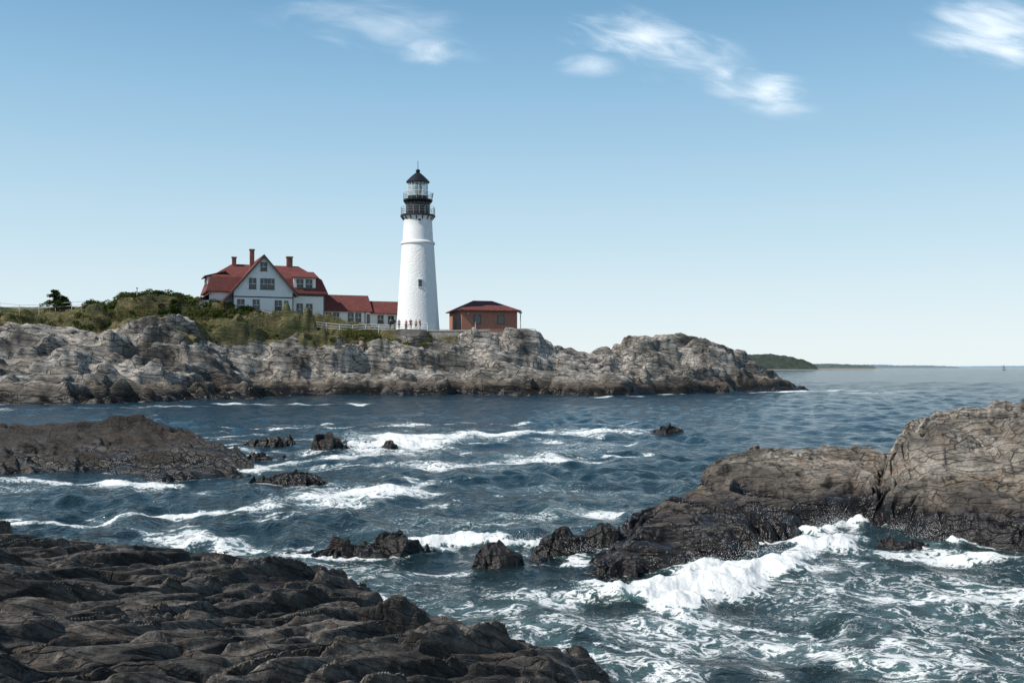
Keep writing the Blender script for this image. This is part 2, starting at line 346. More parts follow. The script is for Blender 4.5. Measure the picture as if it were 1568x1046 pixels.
stroke([(380,722),(450,712),(540,700),(600,690)],1.6,1.0,.08)
stroke([(605,684),(640,676)],2.5,1.25,.3)
stroke([(390,690),(470,692)],1.5,1.05)
stroke([(365,618),(440,620),(550,619)],3.5,1.1,.2)
stroke([(400,640),(600,640),(700,650)],6,.6)
stroke([(0,628),(100,626),(300,622)],3.5,.64)
stroke([(230,812),(330,832),(430,842)],.8,.85)
stroke([(330,830),(350,836)],.5,1.1,.12)
stroke([(650,838),(690,830),(740,826)],.75,1.25,.2)
stroke([(790,838),(830,830)],.6,1.2,.2)
stroke([(870,858),(895,845)],.45,1.2,.12)
stroke([(720,812),(820,798),(900,782)],.8,.9)
stroke([(935,905),(975,918),(1030,928)],.62,1.35,.26)
stroke([(1000,918),(1060,905),(1110,880)],.95,1.4,.32)
stroke([(1080,888),(1150,868),(1200,852),(1280,822)],.95,1.3,.28)
stroke([(1130,895),(1200,885),(1260,860)],1.1,1.0)
stroke([(1240,820),(1300,808)],.5,1.3,.3)
stroke([(1240,835),(1330,842),(1450,850),(1568,862)],1.0,.92,.05)
stroke([(1380,812),(1440,822),(1480,838)],.45,1.3,.18)
stroke([(1200,900),(1350,900),(1568,890)],1.8,.72)
stroke([(560,880),(640,890),(760,905),(900,930)],1.1,.74)
stroke([(430,862),(560,870),(700,880)],.8,.72)
stroke([(680,970),(740,975),(900,1000),(1000,1030)],.8,.74)
stroke([(900,960),(1100,985),(1300,1000),(1568,990)],1.3,.68)
stroke([(1050,1010),(1200,1030)],.5,.8)
stroke([(1250,930),(1450,960)],.8,.72)
stroke([(700,930),(850,960),(900,985)],.8,.72)
stroke([(1000,950),(1150,945)],.6,.8)
stroke([(900,608),(960,607)],2.5,1.1); stroke([(1010,604),(1055,602)],3.5,1.15)
stroke([(1150,601),(1230,599),(1300,598)],4,1.1); stroke([(1300,601),(1450,600)],8,.66)
stroke([(620,780),(760,790),(900,770)],3.,.54)
rs=np.random.RandomState(21)
for _ in range(60):       # scattered broken foam in the channel
    Yv=rs.uniform(26,80); X0=rs.uniform(-.42,.06)*Yv; L_=rs.uniform(1.,4.5)*Yv/50; a=rs.normal(.25,.5)
    stroke_w([(X0,Yv),(X0+L_*math.cos(a),Yv+L_*math.sin(a)),(X0+1.8*L_*math.cos(a+rs.normal(0,.5)),Yv+1.8*L_*math.sin(a))],rs.uniform(.25,.8)*Yv/50,rs.uniform(.6,.85))
for _ in range(30):
    Yv=rs.uniform(14,28); X0=rs.uniform(-.1,.6)*Yv; L_=rs.uniform(.6,2.); a=rs.normal(-.2,.6)
    stroke_w([(X0,Yv),(X0+L_*math.cos(a),Yv+L_*math.sin(a))],rs.uniform(.12,.35),rs.uniform(.65,.9))
gr=ground(SX[near],SY[near]); 
patch=fbm(SX[near]/5,SY[near]/5,90,4); fn=foam[near]
shore=ss(-.9,-.05,gr)*(.66+.9*fbm(SX[near]/2.5,SY[near]/2.5,91,2))
fn=np.maximum(fn,shore*.98*ss(-.35,.2,patch+.12)*np.where(R[near]>100,.85,1.))
fn=np.maximum(fn,(.44+.38*patch)*ss(60,20,R[near]))
fn=np.maximum(fn,(.30+.42*patch)*ss(120,40,R[near]))
foam[near]=fn
SZ=np.zeros(SX.shape); OX=np.zeros(SX.shape); OY=np.zeros(SX.shape)
rs=np.random.RandomState(5); space=np.maximum(R*.0056,R*.0012)
depthf=np.ones(SX.shape); depthf[near]=ss(.3,-1.2,gr)*.75+.25
for i in range(54):
    lam=.45*(24/.45)**(i/53.); th=math.radians(205+rs.normal(0,60)); s=.055 if lam<3 else .028 if lam<7 else .008
    k=2*math.pi/lam; a=s/k; att=ss(1.8,4.,lam/space); rows=att[:,600]>0
    if not rows.any(): continue
    ph=k*(SX[rows]*math.cos(th)+SY[rows]*math.sin(th))+rs.rand()*6.28
    c=np.cos(ph)*a*att[rows]; s_=np.sin(ph)*a*att[rows]
    SZ[rows]+=c; OX[rows]-=s_*math.cos(th); OY[rows]-=s_*math.sin(th)
SZ*=depthf
mod=.7+.8*np.clip(fbm(SX/12,SY/12,60,2)+.4,0,1); SZ*=np.where(R<1000,mod,1)
cap=ss(.18,.32,SZ)*.55*near*ss(240,120,R); foam=np.maximum(foam,cap)
lump=np.zeros(SX.shape); nn=R<110
lump[nn]=.5+.8*fbm(SX[nn]/1.1,SY[nn]/1.1,95,5)
SZ+=lift*(.3+lump*1.1)
SZ[nn]+=ss(.9,1.2,foam[nn])*.09*fbm(SX[nn]/.3,SY[nn]/.3,96,4)
V=np.stack([(SX+OX*.8).ravel(),(SY+OY*.8).ravel(),SZ.ravel()],1)
Q=grid_quads(*SX.shape)[:, ::-1]
t=NT('sea_water'); Pp=t.pos(); f=t.attr('foam')
Yc=t.n('ShaderNodeSeparateXYZ',None,Vector=Pp).outputs[1]
w0=t.noise(t.map(Pp,(0,0,.3),(.16,.45,1)),1.,5,.6,.5)
w1=t.noise(Pp,2.4,4,.6,.8); w2=t.noise(Pp,.7,3,.5,.3); w3=t.noise(Pp,8.,3,.6)
hh=t.math('ADD',t.math('MULTIPLY',w1,.6),t.math('ADD',t.math('MULTIPLY',w2,1.),t.math('MULTIPLY',w3,.14)))
hh=t.math('ADD',hh,t.math('MULTIPLY',w0,t.rng(Yc,60,250,0,8.)))
def ridge(sc_,mul,dist):
    n=t.noise(Pp,sc_,5,.6,dist); return t.math('SUBTRACT',1.,t.math('MULTIPLY',t.math('ABSOLUTE',t.math('SUBTRACT',n,.5)),mul),clamp=True)
lace=t.math('ADD',t.math('MULTIPLY',ridge(1.1,6.,1.6),.5),t.math('MULTIPLY',ridge(3.6,6.,1.),.5))
th=t.math('SUBTRACT',1.30,t.math('MULTIPLY',f,1.05))
al=t.rng(t.math('SUBTRACT',lace,th),0.,.34,smooth=True)
aer=t.rng(t.math('ADD',f,t.math('MULTIPLY',t.noise(Pp,.25,4),.35)),.55,1.25,0,.9)
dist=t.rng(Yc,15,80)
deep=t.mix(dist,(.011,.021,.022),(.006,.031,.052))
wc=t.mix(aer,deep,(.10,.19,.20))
bw=t.n('ShaderNodeBump',None,Strength=1.,Distance=.27,Height=hh)
pw=t.n('ShaderNodeBsdfPrincipled',None,Base_Color=wc,Roughness=.10,IOR=1.33,Normal=bw)
pw.inputs['Specular IOR Level'].default_value=.46
bf=t.n('ShaderNodeBump',None,Strength=.9,Distance=.06,Height=t.noise(Pp,9,6,.7))
pf=t.n('ShaderNodeBsdfPrincipled',None,Base_Color=(.80,.82,.82,1),Roughness=.8,Normal=bf)
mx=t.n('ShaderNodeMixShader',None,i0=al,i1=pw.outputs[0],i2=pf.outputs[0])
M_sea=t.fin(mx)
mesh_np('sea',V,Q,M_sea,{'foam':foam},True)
# spray
def octs(C,S):
    o=np.array([[1,0,0],[-1,0,0],[0,1,0],[0,-1,0],[0,0,1],[0,0,-1]],float)
    f=np.array([[0,2,4],[2,1,4],[1,3,4],[3,0,4],[2,0,5],[1,2,5],[3,1,5],[0,3,5]])
    V=(C[:,None,:]+o[None]*S[:,None,None]).reshape(-1,3); Q=(f[None]+(np.arange(len(C))*6)[:,None,None]).reshape(-1,3); return V,Q
C=[];S_=[]
for (b,e,sp,h,n) in [(1285,812,.35,.5,1600),(1392,816,.3,.35,700),(1440,828,.45,.35,800),(1110,872,.7,.3,900),(1180,852,.8,.35,1000),(820,834,.5,.25,400),(695,828,.5,.25,400),(895,850,.4,.25,250),(960,908,.6,.2,400),(1040,918,.8,.2,500)]:
    Yv=wy(e); X0=bx(b,Yv)
    for _ in range(n):
        q=abs(random.gauss(0,1)); C.append((X0+random.gauss(0,sp)*(1.2-.25*q),Yv+random.gauss(0,sp*.4),.1+q*h*.45)); S_.append(random.uniform(.003,.010)/(1+q*.5))
V,Q=octs(np.array(C),np.array(S_)); mesh_np('sea_spray',V,Q,pbr('spray_white',(.85,.88,.9),.6,.02),None,True)
# ------------------------------------------------------------ building helpers
def empty(name,loc,rz=0.):
    e=bpy.data.objects.new(name,None); e.location=loc; e.rotation_euler=(0,0,rz); sc.collection.objects.link(e); return e
def poly(par,name,verts,faces,mat,smooth=False):
    me=bpy.data.meshes.new(name); me.from_pydata([tuple(v) for v in verts],[],faces)
    bm=bmesh.new(); bm.from_mesh(me); bmesh.ops.recalc_face_normals(bm,faces=bm.faces); bm.to_mesh(me); bm.free()
    me.materials.append(mat); o=bpy.data.objects.new(name,me); sc.collection.objects.link(o); o.parent=par
    if smooth:
        for p_ in me.polygons: p_.use_smooth=True
    return o
BF=[(0,1,2,3),(4,7,6,5),(0,4,5,1),(1,5,6,2),(2,6,7,3),(3,7,4,0)]
def box(par,name,x0,x1,y0,y1,z0,z1,mat):
    return poly(par,name,[(x0,y0,z0),(x1,y0,z0),(x1,y1,z0),(x0,y1,z0),(x0,y0,z1),(x1,y0,z1),(x1,y1,z1),(x0,y1,z1)],BF,mat)
def slab(par,name,p4,t_,mat):
    return poly(par,name,[(x,y,z-t_) for x,y,z in p4]+[tuple(p) for p in p4],BF,mat)
def lathe(par,name,prof,mat,seg=48,smooth=True,cap=True):
    vs=[];fs=[]
    for (r_,z) in prof:
        for i in range(seg): a=2*math.pi*i/seg; vs.append((r_*math.cos(a),r_*math.sin(a),z))
    for k in range(len(prof)-1):
        for i in range(seg): j=(i+1)%seg; fs.append((k*seg+i,k*seg+j,(k+1)*seg+j,(k+1)*seg+i))
    if cap: fs.append(tuple(range(seg))[::-1]); fs.append(tuple((len(prof)-1)*seg+i for i in range(seg)))
    o=poly(par,name,vs,fs,mat)
    if smooth:
        for p_ in o.data.polygons: p_.use_smooth=len(p_.vertices)==4
        m_=o.modifiers.new('es','EDGE_SPLIT'); m_.split_angle=math.radians(35)
    return o
def rod(par,name,a,b,r_,mat,seg=8,r2=None):
    a=Vector(a);b=Vector(b);z=(b-a).normalized(); u=z.orthogonal().normalized(); v=z.cross(u); r2=r_ if r2 is None else r2
    vs=[tuple(a+(u*math.cos(2*math.pi*i/seg)+v*math.sin(2*math.pi*i/seg))*r_) for i in range(seg)]+[tuple(b+(u*math.cos(2*math.pi*i/seg)+v*math.sin(2*math.pi*i/seg))*r2) for i in range(seg)]
    fs=[(i,(i+1)%seg,seg+(i+1)%seg,seg+i) for i in range(seg)]+[tuple(range(seg))[::-1],tuple(range(seg,2*seg))]
    return poly(par,name,vs,fs,mat,True)
def joined(par,name,items,mat):
    vs=[];fs=[]
    for a,b,r_ in items:
        a=Vector(a);b=Vector(b);z=(b-a).normalized(); u=z.orthogonal().normalized(); v=z.cross(u); o=len(vs);seg=6
        for q in (a,b):
            for i in range(seg): vs.append(tuple(q+(u*math.cos(2*math.pi*i/seg)+v*math.sin(2*math.pi*i/seg))*r_))
        fs+=[(o+i,o+(i+1)%seg,o+seg+(i+1)%seg,o+seg+i) for i in range(seg)]+[tuple(o+i for i in range(seg))[::-1],tuple(o+seg+i for i in range(seg))]
    return poly(par,name,vs,fs,mat)
def siding(name,col):
    t=NT(name); tc=t.n('ShaderNodeTexCoord').outputs['Object']; z=t.n('ShaderNodeSeparateXYZ',None,Vector=tc).outputs[2]
    s=t.math('FRACT',t.math('MULTIPLY',z,6.)); n=t.noise(tc,1.2,5)
    c=t.mix(t.rng(n,.35,.7,0,.35),col,tuple(x*.85 for x in col))
    b=t.n('ShaderNodeBump',None,Strength=.4,Distance=.02,Height=s)
    return t.fin(t.n('ShaderNodeBsdfPrincipled',None,Base_Color=c,Roughness=.6,Normal=b))
def shingles(name,col):
    t=NT(name); tc=t.n('ShaderNodeTexCoord').outputs['Object']
    br=t.n('ShaderNodeTexBrick',{'offset':.5},Vector=t.map(tc,(math.radians(90),0,0),(1,1,1)),Color1=tuple(x*1.2 for x in col)+(1,),Color2=tuple(x*.75 for x in col)+(1,),Mortar=tuple(x*.4 for x in col)+(1,),Scale=1.,Mortar_Size=.02,Brick_Width=.5,Row_Height=.28)
    c=t.mix(t.rng(t.noise(tc,.6,6,.65),.35,.7,0,.45),br.outputs[0],tuple(x*.6 for x in col))
    return t.fin(t.n('ShaderNodeBsdfPrincipled',None,Base_Color=c,Roughness=.8))
def brickm(name,c1,c2):
    t=NT(name); tc=t.n('ShaderNodeTexCoord').outputs['Object']
    sx=t.n('ShaderNodeSeparateXYZ',None,Vector=tc); v=t.n('ShaderNodeCombineXYZ',None,X=t.math('ADD',sx.outputs[0],sx.outputs[1]),Y=sx.outputs[2],Z=0.)
    br=t.n('ShaderNodeTexBrick',None,Vector=v.outputs[0],Color1=c1+(1,),Color2=c2+(1,),Mortar=(.3,.24,.2,1),Scale=1.,Mortar_Size=.012,Brick_Width=.3,Row_Height=.11)
    c=t.mix(t.rng(t.noise(tc,1.,5),.35,.7,0,.4),br.outputs[0],tuple(x*.6 for x in c1))
    return t.fin(t.n('ShaderNodeBsdfPrincipled',None,Base_Color=c,Roughness=.85))
M_white=siding('white_clapboard',(.80,.80,.78)); M_wt=pbr('white_trim',(.8,.8,.78),.5,.04)
M_trim=pbr('grey_green_trim',(.09,.10,.095),.6,.1); M_roof=shingles('red_roof_shingles',(.17,.045,.038)); M_brick=brickm('brick',(.42,.155,.095),(.33,.11,.065))
M_chim=brickm('chimney_brick',(.22,.055,.04),(.16,.04,.03))
t=NT('window_glass'); tc=t.n('ShaderNodeTexCoord').outputs['Object']
M_glass=t.fin(t.n('ShaderNodeBsdfPrincipled',None,Base_Color=t.mix(t.rng(t.noise(tc,1.5,3),.4,.6),(.02,.025,.028),(.07,.08,.085)),Roughness=.12))
M_black=pbr('black_paint',(.014,.014,.016),.4,.1); M_metal=pbr('grey_metal',(.3,.3,.3),.5,.1,metal=.3)
M_stonew=pbr('granite_wall',(.33,.31,.28),.85,.25,2.,.05,3.)
M_wood=pbr('weathered_wood',(.42,.40,.37),.8,.2); M_fw=pbr('white_fence_paint',(.66,.66,.64),.6,.1)
def win(par,cx,cz,w,h,pos,face='F',mullion=True,frame=M_trim):
    e=empty('window',(0,0,0)); e.parent=par
    def bb(n,a0,a1,d0,d1,z0,z1,m):
        if face=='F': box(e,n,a0,a1,pos-d1,pos-d0,z0,z1,m)
        elif face=='L': box(e,n,pos-d1,pos-d0,a0,a1,z0,z1,m)
        else: box(e,n,pos+d0,pos+d1,a0,a1,z0,z1,m)
    fw=.11
    bb('glass',cx-w/2,cx+w/2,.003,.03,cz-h/2,cz+h/2,M_glass)
    bb('jamb_a',cx-w/2-fw,cx-w/2,.003,.08,cz-h/2,cz+h/2,frame); bb('jamb_b',cx+w/2,cx+w/2+fw,.003,.08,cz-h/2,cz+h/2,frame)
    bb('head',cx-w/2-fw,cx+w/2+fw,.003,.1,cz+h/2,cz+h/2+fw,frame); bb('sill',cx-w/2-fw-.05,cx+w/2+fw+.05,.003,.14,cz-h/2-fw,cz-h/2,frame)
    bb('meeting_rail',cx-w/2,cx+w/2,.032,.06,cz-.035,cz+.035,M_wt)
    if mullion: bb('muntin',cx-.025,cx+.025,.032,.055,cz+.035,cz+h/2,M_wt)
# ------------------------------------------------------------ keeper's house
K=empty('keepers_house',(bx(404,174),174,13.1),math.radians(22))
ze,za,hw=4.7,10.75,5.1
poly(K,'gable_walls',[(-hw,0,-2),(hw,0,-2),(hw,0,ze),(0,0,za),(-hw,0,ze),(-hw,9,-2),(hw,9,-2),(hw,9,ze),(0,9,za),(-hw,9,ze)],
     [(0,1,2,3,4),(9,8,7,6,5),(0,5,6,1),(1,6,7,2),(2,7,8,3),(3,8,9,4),(4,9,5,0)],M_white)
sl=(za-ze)/hw
def rake(x): return za+.3-sl*abs(x)
slab(K,'gable_roof_right',[(0,-.7,rake(0)),(5.9,-.7,rake(5.9)),(5.9,11,rake(5.9)),(0,11,rake(0))],.2,M_roof)
slab(K,'gable_roof_left',[(-7.0,-.7,rake(7.0)),(0,-.7,rake(0)),(0,11,rake(0)),(-7.0,11,rake(7.0))],.2,M_roof)
slab(K,'rake_board_right',[(0,-.66,rake(0)-.21),(5.85,-.66,rake(5.85)-.21),(5.85,-.5,rake(5.85)-.21),(0,-.5,rake(0)-.21)],.3,M_trim)
slab(K,'rake_board_left',[(-6.9,-.66,rake(6.9)-.21),(0,-.66,rake(0)-.21),(0,-.5,rake(0)-.21),(-6.9,-.5,rake(6.9)-.21)],.3,M_trim)
box(K,'main_walls',-9,11,2,12,-2,4.7,M_white)
rings=[[(-9.6,1.4,4.6),(11.6,1.4,4.6),(11.6,12.6,4.6),(-9.6,12.6,4.6)],[(-8.7,2.3,7.2),(10.6,2.3,7.2),(10.6,11.7,7.2),(-8.7,11.7,7.2)]]
vs=rings[0]+rings[1]+[(-4.6,7,9.9),(7.2,7,9.9)]
vs+= [(x,y,4.4) for x,y,z in rings[0]]
poly(K,'main_roof',vs,[(0,1,5,4),(1,2,6,5),(2,3,7,6),(3,0,4,7),(4,5,9,8),(5,6,9),(6,7,8,9),(7,4,8),(10,11,1,0),(11,12,2,1),(12,13,3,2),(13,10,0,3),(13,12,11,10)],M_roof)
box(K,'belt_course_right',5.1+.003,11.02,1.95,1.998,4.1,4.4,M_trim); box(K,'belt_course_gable',-5.05,5.05,-.05,-.003,3.5,3.72,M_trim)
for nm,x,y in (('corner_a',5.1,0),('corner_b',-5.1,0),('corner_c',11,2)):
    box(K,nm,x-.14,x+.05,y-.06,y-.003,-2,4.4 if y else 4.4,M_trim)
box(K,'dormer_right_walls',4.9+.6,9.4,1.75,4.2,4.9,7.35,M_white)
slab(K,'dormer_right_roof',[(5.1,1.3,7.45),(9.9,1.3,7.45),(9.6,4.8,8.75),(5.1,4.8,8.75)],.16,M_roof)
box(K,'dormer_trim',5.5,9.45,1.68,1.747,4.9,5.1,M_trim)
for x in (6.6,8.2): win(K,x,6.25,.95,1.5,1.75)
box(K,'dormer_left_walls',-9.15,-6.5,3.4,9,4.9,7.2,M_white)
slab(K,'dormer_left_roof',[(-9.7,2.9,7.3),(-6,2.9,8.3),(-6,9.4,8.3),(-9.7,9.4,7.3)],.16,M_roof)
for y in (4.6,6.2,7.8): win(K,y,6.1,.9,1.4,-9.15,'L')
win(K,-8.2,6.1,.9,1.4,3.4)
slab(K,'porch_roof',[(-11.0,1.2,2.9),(-8.8,1.2,4.3),(-8.8,11,4.3),(-11.0,11,2.9)],.18,M_roof)
box(K,'porch_walls',-10.7,-9.003,1.6,10.6,-2,2.95,M_white)
for (x,z,w,h) in [(0,8.9,.9,1.35),(-1.9,5.9,1.0,1.75),(0,5.9,.95,1.75),(1.25,5.9,.95,1.75),(-3.9,2.2,1,1.7),(-1.3,2.2,.95,1.7),(2.5,2.1,1,1.8),(3.9,2.1,.5,1.7)]:
    win(K,x,z,w,h,0)
for (x,z,w,h) in [(6.6,1.7,.9,1.9),(8.3,1.7,.9,1.9)]: win(K,x,z,w,h,2)
for y in (4,8): win(K,y,1.7,1,1.8,11,'R')
for (nm,x,y,zt,w) in [('chimney_a',-4.3,6.5,10.9,.7),('chimney_b',-1.3,5.5,12.3,.75),('chimney_c',5.6,7,11.4,1.0)]:
    box(K,nm,x-w/2,x+w/2,y-w/2,y+w/2,8,zt,M_chim); box(K,nm+'_cap',x-w/2-.1,x+w/2+.1,y-w/2-.1,y+w/2+.1,zt,zt+.22,M_chim)
def wing(nm,x0,x1,y0,y1,zb,ze_,zr):
    ym=(y0+y1)/2
    poly(K,nm+'_walls',[(x0,y0,zb),(x1,y0,zb),(x1,y1,zb),(x0,y1,zb),(x0,y0,ze_),(x1,y0,ze_),(x1,y1,ze_),(x0,y1,ze_),(x0,ym,zr-.1),(x1,ym,zr-.1)],
      [(0,1,5,4),(2,3,7,6),(0,4,8,7,3),(1,2,6,9,5),(4,5,9,8),(6,7,8,9),(3,2,1,0)],M_white)
    s=(zr-ze_)/(ym-y0)
    slab(K,nm+'_roof_front',[(x0,y0-.5,ze_-s*.5+.12),(x1+.3,y0-.5,ze_-s*.5+.12),(x1+.3,ym,zr+.12),(x0,ym,zr+.12)],.14,M_roof)
    slab(K,nm+'_roof_back',[(x0,ym,zr+.12),(x1+.3,ym,zr+.12),(x1+.3,y1+.5,ze_-s*.5+.12),(x0,y1+.5,ze_-s*.5+.12)],.14,M_roof)
wing('wing_near',11.003,20,4,10,-3,2.05,4.75)
wing('wing_far',20.003,26.6,4.3,9.3,-3.5,1.75,3.75)
for x in (12.2,13.6,16.3,17.7): win(K,x,.55,.85,1.5,4)
win(K,22.,.3,.9,1.4,4.3); win(K,24.,.2,.9,1.4,4.3)
box(K,'wing_corner',18.9,19.05,3.94,3.997,-3,1.9,M_trim); box(K,'door',19.3,19.9,3.93,3.997,-1.8,1.2,M_glass)
# ------------------------------------------------------------ lighthouse
t=NT('whitewashed_stone'); tc=t.n('ShaderNodeTexCoord').outputs['Object']
vv=t.n('ShaderNodeTexVoronoi',{'feature':'DISTANCE_TO_EDGE'},Vector=t.map(tc,(0,0,0),(1.6,1.6,2.6)),Scale=1.).outputs[0]
hgt=t.math('ADD',t.math('MULTIPLY',t.rng(vv,0,.15),.7),t.math('MULTIPLY',t.noise(tc,4,6,.65),1.0))
c=t.mix(t.rng(t.noise(tc,.7,6,.6),.4,.75,0,.25),(.82,.82,.81,1),(.70,.69,.66,1))
M_lh=t.fin(t.n('ShaderNodeBsdfPrincipled',None,Base_Color=c,Roughness=.75,Normal=t.n('ShaderNodeBump',None,Strength=.7,Distance=.045,Height=hgt)))
M_lh2=pbr('white_painted_brick',(.81,.81,.80),.6,.04,2,.008,5)
L=empty('lighthouse',(bx(640,178),178,11.0),0)
s=178/F
def zz(e): return (505.-e)*s+.16
lathe(L,'stone_tower',[(4.0,-1.5),(3.95,-.3),(3.82,0.6),(3.62,zz(475)),(3.36,zz(440)),(3.08,zz(405)),(2.86,zz(375))],M_lh,64)
lathe(L,'ledge',[(2.86,zz(375)),(3.05,zz(374.5)),(3.05,zz(372)),(2.8,zz(370))],M_lh2,64)
lathe(L,'upper_tower',[(2.72,zz(370)),(2.6,zz(350)),(2.52,zz(337)),(2.62,zz(335)),(2.9,zz(333))],M_lh2,64)
lathe(L,'gallery_deck',[(2.9,zz(333)),(3.12,zz(332.5)),(3.12,zz(330)),(2.2,zz(330))],M_black,48)
lathe(L,'watch_room',[(2.15,zz(330)),(2.15,zz(311)),(2.3,zz(310)),(2.6,zz(308.5)),(2.65,zz(306.5)),(1.9,zz(306.4))],M_black,32)
lathe(L,'lantern_base',[(1.82,zz(306.4)),(1.82,zz(301)),(1.7,zz(301))],M_black,20)
t=NT('lantern_glass'); gl=t.n('ShaderNodeBsdfPrincipled',None,Base_Color=(.5,.6,.65,1),Roughness=.04); tr=t.n('ShaderNodeBsdfTransparent')
tcn=t.noise(t.pos(),2,2); M_lg=t.fin(t.n('ShaderNodeMixShader',None,i0=t.rng(tcn,0,1,.25,.35),i1=tr.outputs[0],i2=gl.outputs[0]))
lathe(L,'lantern_glazing',[(1.72,zz(301)),(1.72,zz(280))],M_lg,16,False,False)
it=[]
for i in range(16):
    a=2*math.pi*(i+.5)/16; it.append(((1.76*math.cos(a),1.76*math.sin(a),zz(301)),(1.76*math.cos(a),1.76*math.sin(a),zz(279)),.045))
for e in (294,287):
    for i in range(16):
        a=2*math.pi*(i+.5)/16;b=2*math.pi*(i+1.5)/16; it.append(((1.76*math.cos(a),1.76*math.sin(a),zz(e)),(1.76*math.cos(b),1.76*math.sin(b),zz(e)),.035))
joined(L,'lantern_bars',it,M_wt)
lathe(L,'fresnel_lens',[(.25,zz(301)),(.35,zz(297)),(.75,zz(293)),(.8,zz(289)),(.7,zz(285)),(.3,zz(282))],pbr('lens_glass',(.35,.4,.4),.1,.2),20)
lathe(L,'lantern_roof',[(1.8,zz(281)),(2.1,zz(280)),(2.1,zz(278.5)),(1.7,zz(275)),(1.1,zz(270)),(.55,zz(266)),(.3,zz(264.5))],M_black,24)
lathe(L,'vent_ball',[(.2,zz(265)),(.38,zz(263.5)),(.42,zz(262)),(.3,zz(260.3)),(.1,zz(259.5))],M_black,16)
rod(L,'lightning_rod',(0,0,zz(260)),(0,0,zz(247)),.05,M_black)
def railing(nm,r_,z0,h,n,rr=.035):
    it=[]
    for i in range(n):
        a=2*math.pi*i/n; b=2*math.pi*(i+1)/n
        it.append(((r_*math.cos(a),r_*math.sin(a),z0),(r_*math.cos(a),r_*math.sin(a),z0+h),rr))
        for f_ in (.4,.7,1.): it.append(((r_*math.cos(a),r_*math.sin(a),z0+h*f_),(r_*math.cos(b),r_*math.sin(b),z0+h*f_),rr*.8))
    joined(L,nm,it,M_metal)
railing('lower_railing',3.02,zz(330),1.35,18); railing('upper_railing',2.58,zz(306.5),1.15,16)
it=[]
for i in range(16):
    a=2*math.pi*i/16; it.append(((2.5*math.cos(a),2.5*math.sin(a),zz(338)),(3.0*math.cos(a),3.0*math.sin(a),zz(332.6)),.09))
    it.append(((2.1*math.cos(a),2.1*math.sin(a),zz(314)),(2.55*math.cos(a),2.55*math.sin(a),zz(308.5)),.07))
joined(L,'gallery_brackets',it,M_black)
def tw(nm,e,w,h,r_):
    a=math.radians(-90+12); g=empty(nm,(r_*math.cos(a),r_*math.sin(a),zz(e)),math.radians(12)); g.parent=L
    box(g,'pane',-w/2,w/2,-.12,.3,-h/2,h/2,M_glass); box(g,'lintel',-w/2-.12,w/2+.12,-.16,.3,h/2,h/2+.15,M_lh2); box(g,'sill',-w/2-.12,w/2+.12,-.2,.3,-h/2-.12,-h/2,M_lh2)
    box(g,'meeting_rail',-w/2,w/2,-.14,-.122,-.04,.04,M_trim)
tw('tower_window',436,.6,1.25,3.3); tw('vent_window',340,.4,.45,2.5)
rod(L,'fog_sensor_arm',(2.6,-.3,zz(304)),(2.75,-.3,zz(296)),.06,M_metal)
# ------------------------------------------------------------ brick house
Bk=empty('brick_house',(-9.0,178,11.0),math.radians(17))
W,Dp=10.4,9.5
box(Bk,'brick_walls',0,W,0,Dp,-.6,3.75,M_brick); box(Bk,'foundation',-.12,W+.12,-.12,Dp+.12,-2.2,-.1,M_stonew)
o=.6
poly(Bk,'hip_roof',[(-o,-o,3.75),(W+o,-o,3.75),(W+o,Dp+o,3.75),(-o,Dp+o,3.75),(3.4,Dp/2,5.75),(W-3.4,Dp/2,5.75),(-o,-o,3.6),(W+o,-o,3.6),(W+o,Dp+o,3.6),(-o,Dp+o,3.6)],
  [(0,1,5,4),(1,2,5),(2,3,4,5),(3,0,4),(6,7,1,0),(7,8,2,1),(8,9,3,2),(9,6,0,3),(9,8,7,6)],M_roof)
box(Bk,'eave_board',-.45,W+.45,-.45,-.38,3.42,3.598,M_chim)
M_shut=pbr('grey_shutter',(.16,.17,.16),.6,.1)
for x in (2.9,7.3):
    win(Bk,x,2.05,1.1,1.5,0); box(Bk,'shutter',x-.5,x+.5,-.09,-.035,1.35,2.6,M_shut)
box(Bk,'side_door',-.06,-.003,1.0,3.2,0,2.7,M_trim); box(Bk,'side_door.001',-.06,-.003,5.0,6.6,0,2.5,M_trim)
box(Bk,'vent_box',1.0,1.35,-.2,-.003,2.9,3.25,M_metal)
Wl=empty('retaining_wall',(0,0,0)); x0,x1=bx(652,175),bx(748,176)
box(Wl,'wall_face',x0,x1,174.6,175.3,8.9,bz(507,175),M_stonew); box(Wl,'coping',x0-.1,x1+.1,174.5,175.4,bz(507,175),bz(505.4,175),pbr('coping_stone',(.45,.43,.4),.8,.15))
# ------------------------------------------------------------ fences
def fence(name,pts,h,sp,mat,rails=(.45,.95),r_=.05,rr=.035):
    e=empty(name,(0,0,0)); pp=[]
    for (a,b) in zip(pts[:-1],pts[1:]):
        n=max(1,int(math.hypot(b[0]-a[0],b[1]-a[1])/sp))
        for i in range(n): pp.append((a[0]+(b[0]-a[0])*i/n,a[1]+(b[1]-a[1])*i/n))
    pp.append(pts[-1]); zs=[gz(*p) if len(p)<3 else p[2] for p in pp]
    zs=list(np.convolve(np.pad(zs,2,'edge'),np.ones(5)/5,'valid'))
    it=[((x,y,z-.8),(x,y,z+h),r_) for (x,y),z in zip([q[:2] for q in pp],zs)]
    rl=[]
    for i in range(len(pp)-1):
        for f_ in rails: rl.append(((pp[i][0],pp[i][1],zs[i]+h*f_),(pp[i+1][0],pp[i+1][1],zs[i+1]+h*f_),rr))
    joined(e,'posts',it,mat); joined(e,'rails',rl,mat)
def q(b,Y): return (bx(b,Y),Y)
fence('rail_fence',[q(395,171.5),q(450,172.3),q(500,173.2),q(560,174),q(620,174.4),q(655,174.5)],1.3,2.0,M_fw,(.35,.65,.97),.06,.05)
